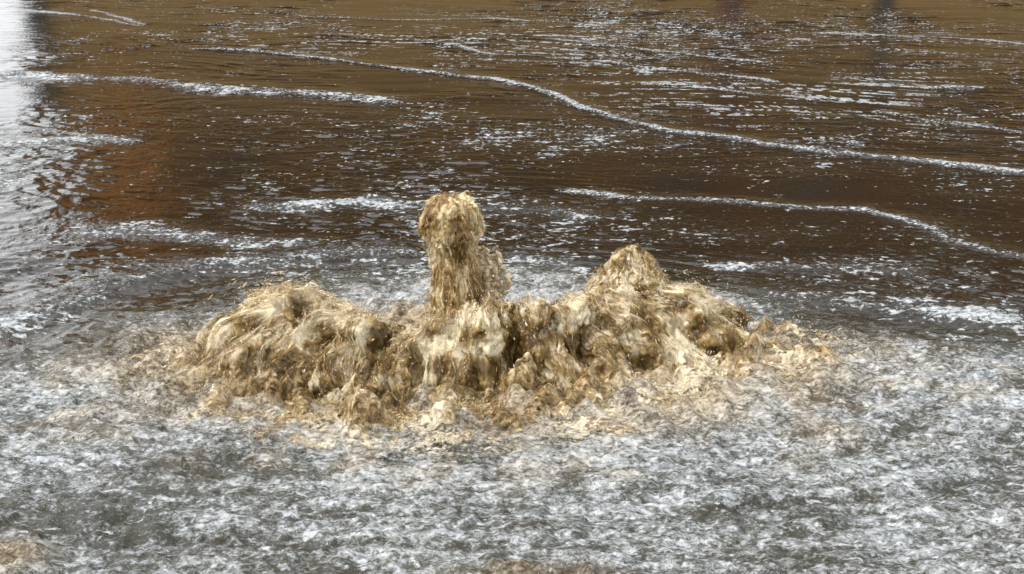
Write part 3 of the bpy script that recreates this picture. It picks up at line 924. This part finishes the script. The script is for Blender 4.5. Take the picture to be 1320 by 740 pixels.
for i in range(9000):
    u = rng.random()
    lx, ly = np.interp(u, seg, LP[:, 0]), np.interp(u, seg, LP[:, 1])
    o = 1.0 + abs(rng.normal(0, 0.16))
    x, y = GC[0] + (lx - GC[0]) * o, GC[1] + (ly - GC[1]) * o
    c = noise2(np.array([x * 9]), np.array([y * 9]), 102)[0]
    if c < -.1: continue
    z0 = 0.012 + 0.05 * max(0, c) * abs(rng.normal())
    d = rng.normal(0, 1, 3); d /= np.linalg.norm(d)
    l_ = 0.004 + 0.010 * rng.random() ** 2
    pa.append(np.array((x, y, z0)) + d[None] * (l_ * np.array((-.5, 0, .5)))[:, None]); ra.append((0.0007 + 0.0016 * rng.random() ** 2) * np.array((.3, 1, .3))); aa.append(.08 + .05 * rng.normal())
apron = liquid('foam', np.array(P), np.array(Rr), M_FOAM, 0.006, None, None, lambda co: 0.5 + 0.3 * noise3(co[:, 0] * 7, co[:, 1] * 7, co[:, 2] * 7), 0.6, merge(make_strands(np.array(pa), np.array(ra), np.array(aa), 4), apron_v))
tag(apron, 'tan froth and broken splashes spread on the water round the surge', kind='stuff')

# --- droplets in the air
q3 = np.array((-.5, 0, .5)); b3 = np.array((.35, 1, .35))
pa, ra = [], []
for i in range(900):
    u, s = rng.random(), 0.1 + 0.85 * rng.random()
    k = 0.95 + abs(rng.normal(0, .17)); o = 1.0 + abs(rng.normal(0, .09))
    p0, p1 = [np.array([c[0] for c in arc_pos(np.array([u]), np.array([s + e]), k, o)]) for e in (0, .03)]
    d = (p1 - p0) / np.linalg.norm(p1 - p0) + rng.normal(0, .3, 3)
    pa.append(p0 + d[None] * ((.003 + .014 * rng.random() ** 2) * q3)[:, None]); ra.append((.0008 + .0026 * rng.random() ** 4) * b3)
for i in range(170):
    p = at_depth(581 + 40 * rng.normal(), 290 + 75 * rng.random(), JY + .05 * rng.normal())
    d = np.array((0, 0, 1.0)) + rng.normal(0, .4, 3)
    pa.append(p + d[None] * ((.003 + .012 * rng.random() ** 2) * q3)[:, None]); ra.append((.0006 + .0015 * rng.random() ** 3) * b3)
drops = liquid('spray', np.array([[GC[0], GC[1], .3]]), np.array([.003]), M_FOAM, 0.002, None, None, lambda co: np.full(len(co), .55), 0.1, make_strands(np.array(pa), np.array(ra), np.zeros(len(pa)), 6))
tag(drops, 'loose droplets flung into the air round the surge and jet', kind='stuff')

# ---------------------------------------------------------------- what the water mirrors: the building across the street
BX0, BX1, BY0, BY1, BH = -8.55, 24.0, 25.0, 33.0, 10.4
pave = tag(link_mesh('pavement', box_mesh('pavement', [(-9.4, 60, 22.6, 40, -0.3, 0.13)], .02), M_PAVE), 'raised pavement along the far side of the street', kind='structure')
bld = empty('terraced_building', (BX0, BY0, 0.13))
tag(bld, 'long three storey brick building with an olive rendered ground floor mirrored in the flood', 'building')
def bpart(name, boxes, mat, bevel=0.0, parent=bld, label=None):
    o0 = bld.location
    me = box_mesh(name, [(a - o0.x, b - o0.x, c - o0.y, d - o0.y, e - o0.z, f - o0.z) for a, b, c, d, e, f in boxes], bevel)
    o = link_mesh(name, me, mat, parent)
    if label: o['label'] = label
    return o
bpart('ground_floor', [(BX0, BX1, BY0, BY1, .13, 3.3)], M_OLIVE)
bpart('upper_wall', [(BX0, BX1, BY0 + .05, BY1, 3.3, BH)], M_BRICK)
bpart('string_course', [(BX0, BX1, BY0 - .08, BY0 + .03, 3.22, 3.42)], M_DARK, .01)
bpart('parapet', [(BX0 - .1, BX1 + .1, BY0 - .12, BY1, BH, BH + .45)], M_ROOF, .02)
bpart('corner_pier', [(BX0 - .02, BX0 + .35, BY0 - .12, BY0 + .2, .13, BH - .02)], M_DARK, .01)
bpart('wall_panel', [(BX0 + .55, BX0 + 2.1, BY0 - .05, BY0 + .06, 4.1, 5.5)], M_ORANGE, .01, label='orange rendered panel near the corner')
for zf in (4.3, 7.7):
    for i in range(11):
        x = BX0 + 3.6 + i * 2.6
        wdw = bpart('window', [(x - .62, x - .54, BY0 - .04, BY0 + .06, zf, zf + 1.9), (x + .54, x + .62, BY0 - .04, BY0 + .06, zf, zf + 1.9),
                               (x - .54, x + .54, BY0 - .04, BY0 + .06, zf + 1.82, zf + 1.9), (x - .54, x + .54, BY0 - .04, BY0 + .06, zf, zf + .08), (x - .54, x + .54, BY0 - .03, BY0 + .06, zf + .9, zf + .97)], M_DARK)
        bpart('pane', [(x - .54, x + .54, BY0 + .0, BY0 + .045, zf + .08, zf + 1.82)], M_GLASS, parent=wdw)
        bpart('sill', [(x - .7, x + .7, BY0 - .12, BY0 + .045, zf - .1, zf - .003)], M_OLIVE, .008, parent=wdw)
for x, m in ((14.4, M_RED), (11.6, M_DARK)):
    dr = bpart('door', [(x - .5, x + .5, BY0 - .05, BY0 + .05, .16, 2.5)], m, .01)
    bpart('door_handle', [(x + .34, x + .40, BY0 - .10, BY0 - .052, 1.1, 1.25)], M_OLIVE, .004, parent=dr)

def post(px, dist, h, r, mat, label):
    x = dist * (px - 660) / FPX / math.cos(R(11)) * 1.0
    bm = bmesh.new()
    prof = [(r * 1.5, 0), (r * 1.5, .12), (r, .16), (r, h - .18), (r * 1.25, h - .16), (r * 1.25, h - .11), (r * .9, h - .09), (r * .7, h - .02), (0.001, h)]
    rings = []
    for rr, z in prof:
        rings.append([bm.verts.new((rr * math.cos(a), rr * math.sin(a), z)) for a in np.linspace(0, 2 * math.pi, 20, endpoint=False)])
    for a, b in zip(rings[:-1], rings[1:]):
        for i in range(20):
            bm.faces.new((a[i], a[(i + 1) % 20], b[(i + 1) % 20], b[i]))
    me = bpy.data.meshes.new('street_post'); bm.to_mesh(me); bm.free()
    o = link_mesh('street_post', me, mat)
    o.location = (x, dist, 0.0 if dist < 22.6 else .13)
    return tag(o, label, 'post')
post(1125, 22.9, 3.6, .16, M_DARK, 'slim dark iron post on the kerb mirrored near the picture top')
post(935, 23.2, 4.6, .2, M_RED, 'dark red column beside the red door')
